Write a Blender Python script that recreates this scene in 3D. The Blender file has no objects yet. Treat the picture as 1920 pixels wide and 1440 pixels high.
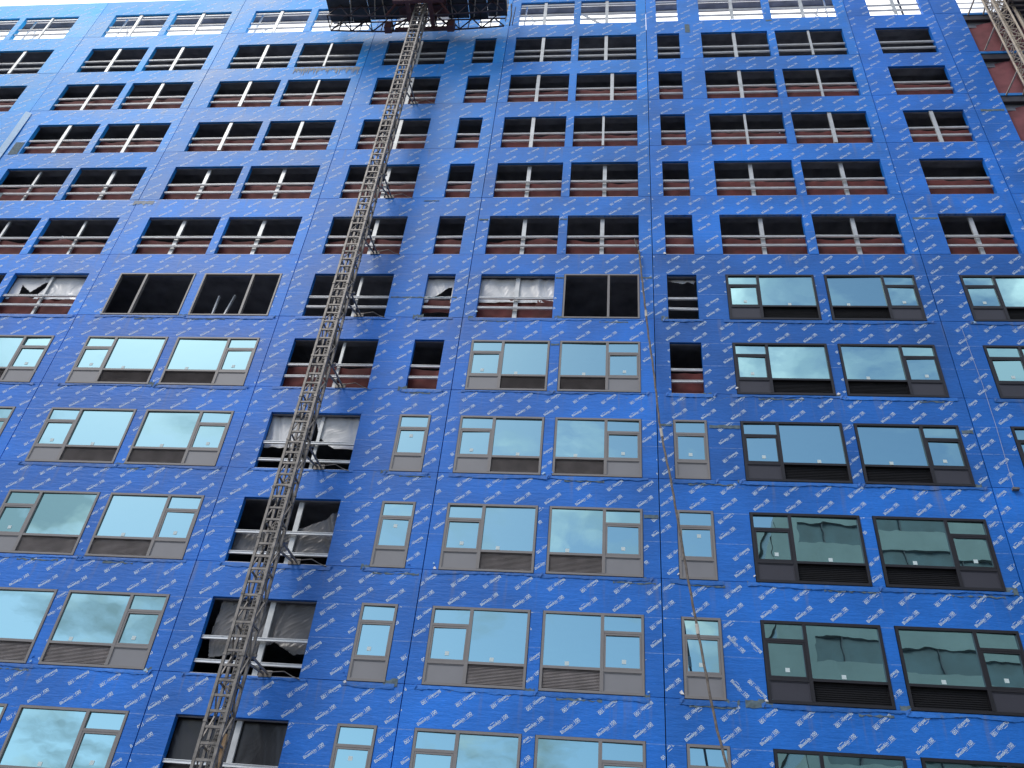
import bpy, math, random
import numpy as np
from mathutils import Matrix, Vector, noise as NZ
R = math.radians
random.seed(7)
rng = np.random.default_rng(7)
S = bpy.context.scene
COL = S.collection

# ------------------------------------------------------------------ camera
CAMY = -20.519
cam = bpy.data.cameras.new('camera'); cam.sensor_width = 36.0; cam.lens = 1665.83/1920*36
cam.clip_start = 0.1; cam.clip_end = 3000
co = bpy.data.objects.new('camera', cam); COL.objects.link(co); S.camera = co
_a, _b, _c = 0.13954736, 2.25107074, 0.10401931
M = Matrix.Rotation(_a, 4, 'Z') @ Matrix.Rotation(_b, 4, 'X') @ Matrix.Rotation(_c, 4, 'Z')
co.matrix_world = Matrix.Translation((0, CAMY, 1.6)) @ M

# ------------------------------------------------------------------ light
S.view_settings.view_transform = 'Standard'; S.view_settings.look = 'None'
S.view_settings.gamma = 1; S.view_settings.exposure = 0.32
SUN_EL, SUN_AZ = 52.0, 222.0
w = bpy.data.worlds.new('World'); S.world = w; w.use_nodes = True
nt = w.node_tree; nt.nodes.clear()
def N(nt, t, **k):
    n = nt.nodes.new(t)
    for a, v in k.items():
        if a.startswith('i_'): n.inputs[a[2:].replace('_', ' ')].default_value = v
        else: setattr(n, a, v)
    return n
def math_(nt, op, a, b=None, c=None, clamp=False):
    n = nt.nodes.new('ShaderNodeMath'); n.operation = op; n.use_clamp = clamp
    for i, v in enumerate((a, b, c)):
        if v is None: continue
        if hasattr(v, 'is_linked') or hasattr(v, 'links'): nt.links.new(v, n.inputs[i])
        else: n.inputs[i].default_value = v
    return n.outputs[0]
def ramp(nt, fac, stops):
    n = nt.nodes.new('ShaderNodeValToRGB'); nt.links.new(fac, n.inputs[0])
    e = n.color_ramp.elements
    while len(e) < len(stops): e.new(0.5)
    for el, (p, c) in zip(e, stops):
        el.position = p; el.color = c if len(c) == 4 else (*c, 1)
    return n.outputs[0]
def mixc(nt, fac, a, b, mode='MIX'):
    n = nt.nodes.new('ShaderNodeMix'); n.data_type = 'RGBA'; n.blend_type = mode
    for i, v in ((0, fac), (6, a), (7, b)):
        if hasattr(v, 'links'): nt.links.new(v, n.inputs[i])
        else: n.inputs[i].default_value = v if not isinstance(v, tuple) else (*v[:3], 1)
    return n.outputs[2]
sky = N(nt, 'ShaderNodeTexSky', sky_type='NISHITA'); sky.sun_disc = False
sky.sun_elevation = R(SUN_EL); sky.sun_rotation = R(SUN_AZ); sky.air_density = 1.0; sky.dust_density = 1.5
bg1 = N(nt, 'ShaderNodeBackground'); bg1.inputs[1].default_value = 0.13
nt.links.new(sky.outputs[0], bg1.inputs[0])
tc = N(nt, 'ShaderNodeTexCoord'); sep = N(nt, 'ShaderNodeSeparateXYZ'); nt.links.new(tc.outputs['Generated'], sep.inputs[0])
zz = math_(nt, 'ADD', math_(nt, 'MAXIMUM', sep.outputs[2], 0.02), 0.22)
cx = math_(nt, 'DIVIDE', sep.outputs[0], zz); cy = math_(nt, 'DIVIDE', sep.outputs[1], zz)
cmb = N(nt, 'ShaderNodeCombineXYZ'); nt.links.new(cx, cmb.inputs[0]); nt.links.new(cy, cmb.inputs[1])
n1 = N(nt, 'ShaderNodeTexNoise'); n1.inputs['Scale'].default_value = 2.9; n1.inputs['Detail'].default_value = 7; n1.inputs['Roughness'].default_value = 0.56; n1.inputs['Distortion'].default_value = 0.35
nt.links.new(cmb.outputs[0], n1.inputs['Vector'])
n2 = N(nt, 'ShaderNodeTexNoise'); n2.inputs['Scale'].default_value = 5.2; n2.inputs['Detail'].default_value = 5
nt.links.new(cmb.outputs[0], n2.inputs['Vector'])
# denser bright cloud behind the building (+y), broken cloud in front of it
bias = math_(nt, 'MULTIPLY_ADD', sep.outputs[1], 0.13, 0.05)
fac = ramp(nt, math_(nt, 'ADD', n1.outputs[0], bias), [(0.45, (0.0, 0.0, 0.0)), (0.57, (1, 1, 1))])
cl = ramp(nt, math_(nt, 'ADD', n2.outputs[0], bias), [(0.42, (0.50, 0.57, 0.65)), (0.58, (1.06, 1.07, 1.08))])
bg2 = N(nt, 'ShaderNodeBackground'); nt.links.new(cl, bg2.inputs[0])
# cloud is thickest and darkest low down in front of the facade, thin and bright over the building
el = math_(nt, 'MULTIPLY_ADD', math_(nt, 'SUBTRACT', sep.outputs[2], 0.60), 1.5, 1.12, False)
br = math_(nt, 'ADD', math_(nt, 'MINIMUM', math_(nt, 'MAXIMUM', el, 0.72), 1.25), math_(nt, 'MULTIPLY', math_(nt, 'MAXIMUM', sep.outputs[1], 0.0), 1.1))
nt.links.new(br, bg2.inputs[1])
mx = N(nt, 'ShaderNodeMixShader'); nt.links.new(fac, mx.inputs[0]); nt.links.new(bg1.outputs[0], mx.inputs[1]); nt.links.new(bg2.outputs[0], mx.inputs[2])
wo = N(nt, 'ShaderNodeOutputWorld'); nt.links.new(mx.outputs[0], wo.inputs[0])

sl = bpy.data.lights.new('sun', 'SUN'); sl.energy = 1.2; sl.angle = R(20); sl.color = (1, 0.96, 0.9)
so = bpy.data.objects.new('sun', sl); COL.objects.link(so)
sd = Vector((math.sin(R(SUN_AZ))*math.cos(R(SUN_EL)), math.cos(R(SUN_AZ))*math.cos(R(SUN_EL)), math.sin(R(SUN_EL))))
so.rotation_euler = sd.to_track_quat('Z', 'Y').to_euler(); so.location = (-30, -60, 90)

# ------------------------------------------------------------------ materials
def mat(name):
    m = bpy.data.materials.new(name); m.use_nodes = True
    t = m.node_tree; p = t.nodes['Principled BSDF']; return m, t, p
def simple(name, c, rough=0.6, metal=0.0, var=0.25, scale=4.0, bump=0.0, spec=0.5, stretch=(1, 1, 1)):
    m, t, p = mat(name)
    g = N(t, 'ShaderNodeNewGeometry'); mp = N(t, 'ShaderNodeMapping'); mp.inputs['Scale'].default_value = stretch
    t.links.new(g.outputs['Position'], mp.inputs[0])
    n = N(t, 'ShaderNodeTexNoise'); n.inputs['Scale'].default_value = scale; n.inputs['Detail'].default_value = 6
    t.links.new(mp.outputs[0], n.inputs['Vector'])
    c0 = tuple(x*(1-var) for x in c); c1 = tuple(min(1, x*(1+var)) for x in c)
    t.links.new(ramp(t, n.outputs[0], [(0.3, c0), (0.7, c1)]), p.inputs['Base Color'])
    p.inputs['Roughness'].default_value = rough; p.inputs['Metallic'].default_value = metal
    p.inputs['Specular IOR Level'].default_value = spec
    if bump:
        b = N(t, 'ShaderNodeBump'); b.inputs['Strength'].default_value = bump; b.inputs['Distance'].default_value = 0.02
        t.links.new(n.outputs[0], b.inputs['Height']); t.links.new(b.outputs[0], p.inputs['Normal'])
    return m

def membrane(name, base, print_like=False):
    m, t, p = mat(name)
    g = N(t, 'ShaderNodeNewGeometry'); pos = g.outputs['Position']
    sp = N(t, 'ShaderNodeSeparateXYZ'); t.links.new(pos, sp.inputs[0])
    oi = N(t, 'ShaderNodeObjectInfo')
    def noise(scale, stretch, detail=5, rough=0.55):
        mp = N(t, 'ShaderNodeMapping'); mp.inputs['Scale'].default_value = stretch
        t.links.new(pos, mp.inputs[0])
        n = N(t, 'ShaderNodeTexNoise'); n.inputs['Scale'].default_value = scale; n.inputs['Detail'].default_value = detail; n.inputs['Roughness'].default_value = rough
        t.links.new(mp.outputs[0], n.inputs['Vector']); return n.outputs[0]
    big = noise(0.35, (1, 1, 1.4)); fine = noise(9, (1, 1, 6), 4); streak = noise(1.4, (3.2, 1, 0.22), 5)
    weave = noise(60, (1, 1, 3), 2)
    lo = tuple(x*0.80 for x in base); hi = tuple(min(1, x*1.25) for x in base)
    c = ramp(t, big, [(0.34, lo), (0.66, hi)])
    c = mixc(t, 1.0, c, ramp(t, fine, [(0.3, (0.86, 0.86, 0.86)), (0.7, (1.1, 1.1, 1.1))]), 'MULTIPLY')
    c = mixc(t, 1.0, c, oi.outputs['Color'], 'MULTIPLY')
    # dusty runs below the sills
    zr = math_(t, 'FLOORED_MODULO', math_(t, 'SUBTRACT', sp.outputs[2], 0.125), 3.0)  # 0 at a panel joint
    low = math_(t, 'SMOOTH_MIN', math_(t, 'MULTIPLY', math_(t, 'SUBTRACT', zr, 1.9), 1.2, None, True), 1.0, 0.1)
    st = math_(t, 'MULTIPLY', ramp(t, streak, [(0.56, (0, 0, 0)), (0.74, (1, 1, 1))]), low)
    c = mixc(t, math_(t, 'MULTIPLY', st, 0.42), c, (0.22, 0.22, 0.22))
    # sealant smears along seams
    sm = noise(2.6, (1, 1, 3.0), 6, 0.7)
    near = math_(t, 'LESS_THAN', math_(t, 'ABSOLUTE', math_(t, 'SUBTRACT', zr, 2.86)), 0.14)
    smf = math_(t, 'MULTIPLY', ramp(t, sm, [(0.60, (0, 0, 0)), (0.66, (1, 1, 1))]), near)
    c = mixc(t, math_(t, 'MULTIPLY', smf, 0.5), c, (0.16, 0.19, 0.17))
    # broken pale seam lines where the rolls overlap
    brk = ramp(t, noise(3.0, (4, 1, 1), 5, 0.7), [(0.36, (0, 0, 0)), (0.56, (1, 1, 1))])
    for z0 in (1.965, 1.065):
        ln = math_(t, 'LESS_THAN', math_(t, 'ABSOLUTE', math_(t, 'SUBTRACT', zr, z0)), 0.010)
        c = mixc(t, math_(t, 'MULTIPLY', math_(t, 'MULTIPLY', ln, brk), 0.55), c, (0.30, 0.42, 0.68))
    t.links.new(c, p.inputs['Base Color'])
    t.links.new(ramp(t, big, [(0.3, (0.46,)*3), (0.7, (0.60,)*3)]), p.inputs['Roughness'])
    p.inputs['Specular IOR Level'].default_value = 0.42
    wr = noise(2.2, (1, 1, 5), 6, 0.6)
    b = N(t, 'ShaderNodeBump'); b.inputs['Strength'].default_value = 0.6; b.inputs['Distance'].default_value = 0.022
    b2 = N(t, 'ShaderNodeBump'); b2.inputs['Strength'].default_value = 0.25; b2.inputs['Distance'].default_value = 0.003
    t.links.new(wr, b.inputs['Height']); t.links.new(weave, b2.inputs['Height']); t.links.new(b.outputs[0], b2.inputs['Normal'])
    t.links.new(b2.outputs[0], p.inputs['Normal'])
    return m
MEM = membrane('blue_membrane', (0.008, 0.162, 0.64))
MEM2 = membrane('blue_flashing', (0.020, 0.185, 0.66))
PRINT = simple('white_print', (0.66, 0.78, 0.97), 0.5, var=0.2, scale=14)
TAN = simple('taupe_aluminium', (0.235, 0.222, 0.220), 0.45, var=0.06, scale=2)
TANP = simple('grey_panel', (0.245, 0.245, 0.262), 0.5, var=0.05, scale=1.3)
BLK = simple('black_aluminium', (0.016, 0.015, 0.020), 0.4, var=0.15, scale=2)
BLKP = simple('charcoal_panel', (0.040, 0.040, 0.055), 0.5, var=0.08, scale=1.3)
LOUV = simple('dark_louver', (0.40, 0.37, 0.37), 0.5, var=0.2, scale=3)
HOLE = simple('dark_hollow', (0.006, 0.006, 0.009), 0.8)
STEEL = simple('galvanised_steel', (0.80, 0.82, 0.84), 0.42, 0.2, var=0.08, scale=3)
STUD = simple('galvanised_stud', (0.52, 0.54, 0.55), 0.5, 0.35, var=0.16, scale=3)
MAST = simple('weathered_mast_steel', (0.215, 0.198, 0.182), 0.5, 0.25, var=0.42, scale=6, bump=0.2)
RUST = simple('maroon_paint', (0.13, 0.055, 0.055), 0.55, var=0.3, scale=5)
DKMETAL = simple('dark_platform_plate', (0.055, 0.058, 0.065), 0.6, 0.2, var=0.35, scale=3)
BEIGE = simple('beige_hoist_paint', (0.50, 0.42, 0.32), 0.55, var=0.25, scale=5)
DECK = simple('steel_floor_deck', (0.24, 0.25, 0.29), 0.6, 0.2, var=0.3, scale=2)
CONC = simple('concrete', (0.24, 0.235, 0.225), 0.85, var=0.2, scale=1.5, bump=0.2)
INT = simple('dark_interior_board', (0.28, 0.28, 0.32), 0.9, var=0.3, scale=0.8)
NET = simple('red_mesh_fabric', (0.110, 0.018, 0.017), 0.8, var=0.35, scale=2.5)
NETR = simple('maroon_mesh_fabric', (0.21, 0.065, 0.075), 0.8, var=0.2, scale=2.5)
ROPE = simple('brown_rope', (0.17, 0.145, 0.125), 0.85, var=0.4, scale=9, bump=0.5)
STICK = simple('sticker_paper', (0.62, 0.74, 0.76), 0.6, var=0.05)
ASPH = simple('asphalt', (0.05, 0.05, 0.052), 0.9, var=0.3, scale=3, bump=0.3)
PAVE = simple('pavement', (0.27, 0.26, 0.25), 0.9, var=0.2, scale=2, bump=0.2)
FCON = simple('pale_cladding', (0.22, 0.25, 0.25), 0.8, var=0.12, scale=0.4)
FGLS = simple('dark_band_glazing', (0.045, 0.075, 0.095), 0.25, var=0.3, scale=0.7)
WOOD = simple('plywood', (0.42, 0.28, 0.16), 0.8, var=0.25, scale=3)
PINK = simple('insulation_wrap', (0.52, 0.30, 0.28), 0.8, var=0.2, scale=3)

def glass(name, tint, seed, amt):
    m, t, p = mat(name); t.nodes.remove(p); out = t.nodes['Material Output']
    g = N(t, 'ShaderNodeNewGeometry'); oi = N(t, 'ShaderNodeObjectInfo')
    n = N(t, 'ShaderNodeTexNoise', noise_dimensions='4D'); n.inputs['Scale'].default_value = 1.1; n.inputs['Detail'].default_value = 2.2
    t.links.new(g.outputs['Position'], n.inputs['Vector']); t.links.new(math_(t, 'MULTIPLY', oi.outputs['Random'], 9.0), n.inputs['W'])
    b = N(t, 'ShaderNodeBump'); b.inputs['Strength'].default_value = amt; b.inputs['Distance'].default_value = 0.05
    t.links.new(n.outputs[0], b.inputs['Height'])
    gl = N(t, 'ShaderNodeBsdfGlossy'); gl.inputs['Roughness'].default_value = 0.0; gl.inputs['Color'].default_value = (*tint, 1)
    t.links.new(b.outputs[0], gl.inputs['Normal'])
    # dusty film, uneven
    df = N(t, 'ShaderNodeBsdfDiffuse'); df.inputs['Color'].default_value = (0.35, 0.45, 0.47, 1)
    tr = N(t, 'ShaderNodeBsdfTransparent'); tr.inputs['Color'].default_value = (0.35, 0.5, 0.5, 1)
    m1 = N(t, 'ShaderNodeMixShader'); m1.inputs[0].default_value = 0.10
    t.links.new(tr.outputs[0], m1.inputs[1]); t.links.new(df.outputs[0], m1.inputs[2])
    m2 = N(t, 'ShaderNodeMixShader'); m2.inputs[0].default_value = 0.78
    t.links.new(m1.outputs[0], m2.inputs[1]); t.links.new(gl.outputs[0], m2.inputs[2])
    t.links.new(m2.outputs[0], out.inputs[0]); return m
GLASS = glass('tinted_glass', (0.46, 0.77, 0.81), 1, 0.040)
def plastic(name, c, trans):
    m, t, p = mat(name); t.nodes.remove(p); out = t.nodes['Material Output']
    g = N(t, 'ShaderNodeNewGeometry')
    n = N(t, 'ShaderNodeTexNoise'); n.inputs['Scale'].default_value = 3; n.inputs['Detail'].default_value = 5
    t.links.new(g.outputs['Position'], n.inputs['Vector'])
    pr = N(t, 'ShaderNodeBsdfPrincipled'); pr.inputs['Roughness'].default_value = 0.3
    t.links.new(ramp(t, n.outputs[0], [(0.3, tuple(x*0.8 for x in c)), (0.7, c)]), pr.inputs['Base Color'])
    tr = N(t, 'ShaderNodeBsdfTransparent')
    ms = N(t, 'ShaderNodeMixShader'); ms.inputs[0].default_value = trans
    t.links.new(pr.outputs[0], ms.inputs[1]); t.links.new(tr.outputs[0], ms.inputs[2]); t.links.new(ms.outputs[0], out.inputs[0])
    return m
PLW = plastic('white_polythene', (0.80, 0.81, 0.82), 0.04)
PLD = plastic('grey_polythene', (0.26, 0.26, 0.27), 0.38)
PLK = plastic('black_polythene', (0.022, 0.022, 0.025), 0.0)

# ------------------------------------------------------------------ mesh helpers
class MB:
    def __init__(s): s.v = []; s.f = []; s.m = []; s.smooth = False
    def add(s, vs, fs, m=0):
        o = len(s.v); s.v.extend(vs); s.f.extend([tuple(i+o for i in f) for f in fs]); s.m.extend([m]*len(fs)); return s
    def box(s, x0, x1, y0, y1, z0, z1, m=0, skip=''):
        v = [(x0,y0,z0),(x1,y0,z0),(x1,y1,z0),(x0,y1,z0),(x0,y0,z1),(x1,y0,z1),(x1,y1,z1),(x0,y1,z1)]
        F = {'b':(3,2,1,0),'t':(4,5,6,7),'f':(0,1,5,4),'k':(2,3,7,6),'l':(3,0,4,7),'r':(1,2,6,5)}
        return s.add(v, [F[k] for k in F if k not in skip], m)
    def bar(s, p, q, w, h=None, m=0, up=(0,0,1)):
        h = h or w
        p, q = Vector(p), Vector(q); d = (q-p).normalized(); u = Vector(up)
        if abs(d.dot(u)) > 0.98: u = Vector((0,1,0))
        a = d.cross(u).normalized(); b = a.cross(d).normalized()
        a *= w/2; b *= h/2
        v = [tuple(c+i*a+j*b) for c in (p, q) for i, j in ((-1,-1),(1,-1),(1,1),(-1,1))]
        return s.add(v, [(3,2,1,0),(4,5,6,7),(0,1,5,4),(1,2,6,5),(2,3,7,6),(3,0,4,7)], m)
    def tube(s, pts, r, n=8, m=0):
        pts = [Vector(p) for p in pts]; vs = []; fs = []
        for i, p in enumerate(pts):
            d = (pts[min(i+1, len(pts)-1)]-pts[max(i-1, 0)]).normalized()
            u = Vector((0,1,0)) if abs(d.y) < 0.9 else Vector((0,0,1))
            a = d.cross(u).normalized(); b = a.cross(d)
            for k in range(n):
                t = 2*math.pi*k/n; vs.append(tuple(p+r*(math.cos(t)*a+math.sin(t)*b)))
        for i in range(len(pts)-1):
            for k in range(n):
                k2 = (k+1) % n; fs.append((i*n+k, i*n+k2, (i+1)*n+k2, (i+1)*n+k))
        fs.append(tuple(range(n))[::-1]); fs.append(tuple((len(pts)-1)*n+k for k in range(n)))
        return s.add(vs, fs, m)
    def build(s, name, mats, parent=None, smooth=False, loc=None, color=None):
        me = bpy.data.meshes.new(name); me.from_pydata(s.v, [], s.f); 
        if not isinstance(mats, (list, tuple)): mats = [mats]
        for x in mats: me.materials.append(x)
        me.polygons.foreach_set('material_index', s.m)
        if smooth: me.polygons.foreach_set('use_smooth', [True]*len(s.f))
        me.update()
        o = bpy.data.objects.new(name, me); COL.objects.link(o)
        if parent: o.parent = parent
        if color: o.color = (*color, 1)
        return o
def tag(o, label=None, cat=None, group=None, kind=None):
    if label: o['label'] = label
    if cat: o['category'] = cat
    if group: o['group'] = group
    if kind: o['kind'] = kind
    return o
def empty(name, loc=(0,0,0)):
    o = bpy.data.objects.new(name, None); COL.objects.link(o); o.location = loc; o.empty_display_size = 0.3; return o
def parent_keep(o, root):   # geometry is written in world coordinates, root may stand elsewhere
    o.parent = root; o.matrix_parent_inverse = Matrix.Translation(-Vector(root.location)); return o

# ------------------------------------------------------------------ building grid
XL = {-1:-31.78, 0:-28.817, 1:-24.144, 2:-21.046, 3:-17.059, 4:-13.976, 5:-10.041, 6:-6.113, 7:-4.295, 8:-1.524, 9:1.835, 10:3.713, 11:6.809, 12:10.946, 13:10.962}
XR = {-1:-29.12, 0:-26.021, 1:-21.353, 2:-18.238, 3:-14.285, 4:-11.192, 5:-7.278, 6:-5.163, 7:-1.822, 8:0.953, 9:2.792, 10:6.501, 11:9.607, 12:13.145, 13:13.78}
DZ = [.04,-.003,.023,-.023,-.008,-.043,-.03,-.01,.007,.021,.017,.01]
def B(r): return 39.125-3*r + (DZ[r] if 0 <= r < 12 else 0)      # window sill level of storey row r
WH = 2.01
JO = [-32.3, -25.0, -17.87, -10.81, -4.70, 1.39, 10.0, 13.57]
def cols(r, i):
    d = {0:[-1,0], 1:[1,2], 2:[3,4], 3:[5,6], 4:[7,8], 5:[9,10,11]}
    if i in d: return d[i]
    if i == 6: return [12] if r <= 5 else [13]
    return []
root = empty('tower_block', (-6, 0, 0))
tag(root, 'bright blue wrapped tower under construction with a grid of open and glazed windows', 'building')
def P(mb, name, mats, color=None, parent=None, smooth=False):
    o = mb.build(name, mats, None, smooth, color=color); return parent_keep(o, root) if parent is None else sub(o, parent)
def sub(o, parent):
    o.parent = parent; o.matrix_parent_inverse = parent.matrix_parent_inverse.copy() if False else Matrix.Identity(4); return o

# ---- the printed word mark, as glyph meshes (membrane roll print)
def glyphs(txt, size, squeeze, offset, res):
    c = bpy.data.curves.new('t', 'FONT'); c.body = txt; c.size = size; c.resolution_u = res; c.offset = offset; c.fill_mode = 'FRONT'
    o = bpy.data.objects.new('t', c); COL.objects.link(o)
    bpy.context.view_layer.update()
    me = bpy.data.meshes.new_from_object(o.evaluated_get(bpy.context.evaluated_depsgraph_get()))
    me.calc_loop_triangles()
    v = np.array([tuple(x.co)[:2] for x in me.vertices]); f = np.array([tuple(t.vertices) for t in me.loop_triangles])
    bpy.data.objects.remove(o); bpy.data.curves.remove(c); bpy.data.meshes.remove(me)
    v[:, 0] -= v[:, 0].min(); return v*[squeeze/v[:, 0].max(), 1], f
def stamp(res):
    va, fa = glyphs('Blueskin', 0.108, 0.335, 0.0016, res); vb, fb = glyphs('100', 0.122, 0.130, 0.0022, res)
    vb = vb + [0.415, 0]
    V = [va, vb]; F = [fa, fb+len(va)]; n = len(va)+len(vb)
    for x0, x1, y0, y1 in ((0.08, 0.20, 0.088, 0.098), (0.362, 0.380, 0.03, 0.036), (0.362, 0.366, 0.037, 0.07), (0.384, 0.398, 0.064, 0.070), (0.36, 0.56, -0.020, -0.014), (0.24, 0.33, -0.024, -0.018)):
        V.append(np.array([[x0,y0],[x1,y0],[x1,y1],[x0,y1]])); F.append(np.array([[0,1,2],[0,2,3]])+n); n += 4
    V = np.vstack(V); F = np.vstack(F); V[:, 0] *= 0.53/0.56
    return V, F
ST = {1: stamp(1), 2: stamp(3)}
c45 = math.cos(R(39.5)); s45 = math.sin(R(39.5))
def place(V, x, z, inv=False, ang=None):
    c, s = (c45, s45) if ang is None else (math.cos(ang), math.sin(ang))
    if inv: V = np.array([0.53, 0.075])-V
    return np.c_[x+V[:,0]*c-V[:,1]*s, z+V[:,0]*s+V[:,1]*c]

def panel(i, r, x0, x1, z0, z1, holes, y, phase):
    """one prefabricated wall panel: header + piers, plus the roll print 2 mm proud"""
    mb = MB(); g = 0.012; T = 0.17
    X0, X1 = x0+g, x1-g; Z0, Z1 = z0+g*0.6, z1-g*0.6
    zt = z0+WH
    # long faces are cut into lengths so the wall can be slightly uneven
    if holes:
        mb.box(X0, X1, y, y+T, zt, Z1)
        xs = X0
        for a, b in holes:
            mb.box(xs, a, y, y+T, Z0, zt, skip='t'); xs = b
        mb.box(xs, X1, y, y+T, Z0, zt, skip='t')
    else:
        mb.box(X0, X1, y, y+T, Z0, Z1)
    V, F = ST[2 if r >= 5 else 1]
    rows = []
    if holes or True:
        rows = [(2.05, False, 0), (2.52, True, 0.012), (1.175, False, 1), (1.61, True, 1.0), (0.105, False, 2), (0.55, True, 2.0)]
    H = [(a-0.004, b+0.004) for a, b in holes]
    vs = []; fs = []; n = 0
    for dz, inv, ph in rows:
        k = int(ph); p0 = phase[k]+(ph-k)
        x = X0-0.5+p0
        while x < X1:
            turned = (i == 5 and r == 10 and 2.8 < x < 3.72 and dz < 2)
            W = place(V, x+random.uniform(-.008,.008), z0+dz+random.uniform(-.006,.006), inv)
            if turned:
                q = np.array([0.53,0.1])-V if inv else V
                W = place(q, 2.90+(0.36 if inv else 0.0), z0+dz+0.36+(-0.44 if inv else 0), False, R(-47))
                if x+0.82 < 3.72: x += 0.823; continue
            ok = (W[:,0] > X0+.004)&(W[:,0] < X1-.004)&(W[:,1] > Z0+.004)&(W[:,1] < Z1-.004)
            zmax = z0+(1.965 if k == 1 else (1.065 if k == 2 else 99)); ok &= W[:,1] < zmax
            for a, b in H: ok &= ~((W[:,0] > a)&(W[:,0] < b)&(W[:,1] < zt+0.004))
            tri = F[ok[F].all(1)]
            if len(tri):
                used = np.unique(tri); mp = np.zeros(len(W), int); mp[used] = np.arange(len(used))
                vs.append(W[used]); fs.append(mp[tri]+n); n += len(used)
            x += 0.823
    if r == 0 and False: pass
    if vs:
        A = np.vstack(vs); Fm = np.vstack(fs)
        mb.add([(a, y-0.0025, b) for a, b in A.tolist()], [tuple(t) for t in Fm.tolist()], 1)
    return mb
TONE = {(2,6):0.86,(3,7):0.95}
tone_rng = random.Random(3)
for r in range(0, 14):
    for i in range(0, 8):
        x0 = JO[i]; x1 = JO[i+1] if i < 7 else (14.70 if r <= 3 else 21.0)
        z0 = B(r); z1 = B(r-1) if r > 0 else 42.46
        if r == 12: z0 = 3.125
        if r == 13: z0, z1 = 0.0, 3.125
        holes = [(XL[c], XR[c]) for c in cols(r, i)] if r < 12 else []
        ph = [tone_rng.uniform(0, .82) for _ in range(3)]
        y = tone_rng.uniform(-0.005, 0.004)
        k = tone_rng.uniform(0.9, 1.12)
        # tone of the individual rolls as seen: deeper blue at right; paler upper left paints in sky sheen and glare
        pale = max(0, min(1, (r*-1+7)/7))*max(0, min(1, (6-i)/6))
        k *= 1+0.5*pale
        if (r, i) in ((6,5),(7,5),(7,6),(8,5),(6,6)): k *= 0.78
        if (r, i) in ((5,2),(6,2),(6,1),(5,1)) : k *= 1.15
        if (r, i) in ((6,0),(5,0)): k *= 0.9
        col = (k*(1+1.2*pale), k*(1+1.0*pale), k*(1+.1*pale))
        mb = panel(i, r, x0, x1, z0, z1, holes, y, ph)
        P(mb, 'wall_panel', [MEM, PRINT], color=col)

# ---- structure behind the skin
def slabmb(z, x0=-32.2, x1=21.0): 
    mb = MB(); mb.box(x0, x1, 0.19, 11.6, z-0.22, z); return mb
for r in range(0, 13):
    z = B(r)-0.36
    mb = slabmb(z)
    P(mb, 'floor_slab', DECK)
    mb = MB(); mb.box(-32.2, 21.0, 0.20, 0.50, z-0.50, z-0.224); P(mb, 'beam_or_shade_band', DECK)
    if r > 0:
        # corrugated deck ribs hanging under the slab above
        pass
mb = MB()
mb.box(-32.25, 21.0, 11.62, 11.8, 0, 38.7); P(mb, 'rear_wall', INT)
mb = MB(); mb.box(-32.28, -32.22, 0.2, 11.6, 0, 38.7); P(mb, 'side_wall', MEM, color=(1,1,1))
mb = MB(); mb.box(21.01, 21.07, 0.2, 11.6, 0, 38.7); P(mb, 'side_wall', MEM, color=(1,1,1))
for k in range(8):
    x = -29.0+k*7.0; mb = MB(); mb.box(x, x+0.35, 2.4, 2.75, 0, 38.5); P(mb, 'column', DECK)
# ply and stud partitions seen edge-on just inside a few openings
def inner_stud(x, y, z0, z1, tilt=0.0):
    mb = MB(); mb.bar((x, y, z0), (x+tilt, y+0.02, z1), 0.05, 0.09); P(mb, 'partition_stud', STEEL)
for (x, y, r, h, t) in ((-20.6,0.55,5,1.6,.0),(-20.1,0.8,5,1.2,.02),(-13.5,0.6,6,1.5,-.02),(-13.3,0.75,6,1.7,.25),(-13.6,0.5,5,1.0,.05),(-13.4,0.5,4,.7,0),
                        (-20.6,0.5,4,.8,0),(-16.6,.5,4,.6,0),(-20.65,.5,3,.7,0),(-13.6,.5,3,.6,0),(-20.7,.5,2,.5,0),(-13.6,.5,2,.9,0),
                        (13.0,0.5,4,1.2,0),(6.4,0.5,5,1.3,0),(9.5,0.5,5,1.5,0),(6.4,0.5,3,1.4,0),(6.35,.5,4,1.3,0)):
    inner_stud(x, y, B(r)-0.3, B(r)+h, t)

# ---- repair tape, sealant smears and peeled bits stuck to the wrap
SEAL = simple('grey_sealant', (0.11, 0.16, 0.19), 0.8, var=0.35, scale=8)
CREAM = simple('mortar_splash', (0.40, 0.42, 0.44), 0.9, var=0.2, scale=6)
LITE = membrane('pale_peeled_wrap', (0.36, 0.58, 0.85))
WHT = simple('white_backing_film', (0.75, 0.76, 0.78), 0.5, var=0.08)
def ragged(name, x0, x1, z0, z1, m, y=-.0085, amp=.03, n=0, seed=0, drip=0.0):
    rg = random.Random(seed); n = n or max(5, int((x1-x0)/.07)); vs = []
    for k in range(n+1):
        x = x0+(x1-x0)*k/n; e = 1 if 0 < k < n else .3
        dr = drip*rg.random()**3
        vs += [(x, y, z1-amp*rg.random()*e), (x, y-.002, z0+amp*rg.random()*e-dr)]
    fs = [(2*k+1, 2*k+3, 2*k+2, 2*k) for k in range(n)]
    mb = MB(); mb.add(vs, fs); return P(mb, name, m)
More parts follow.
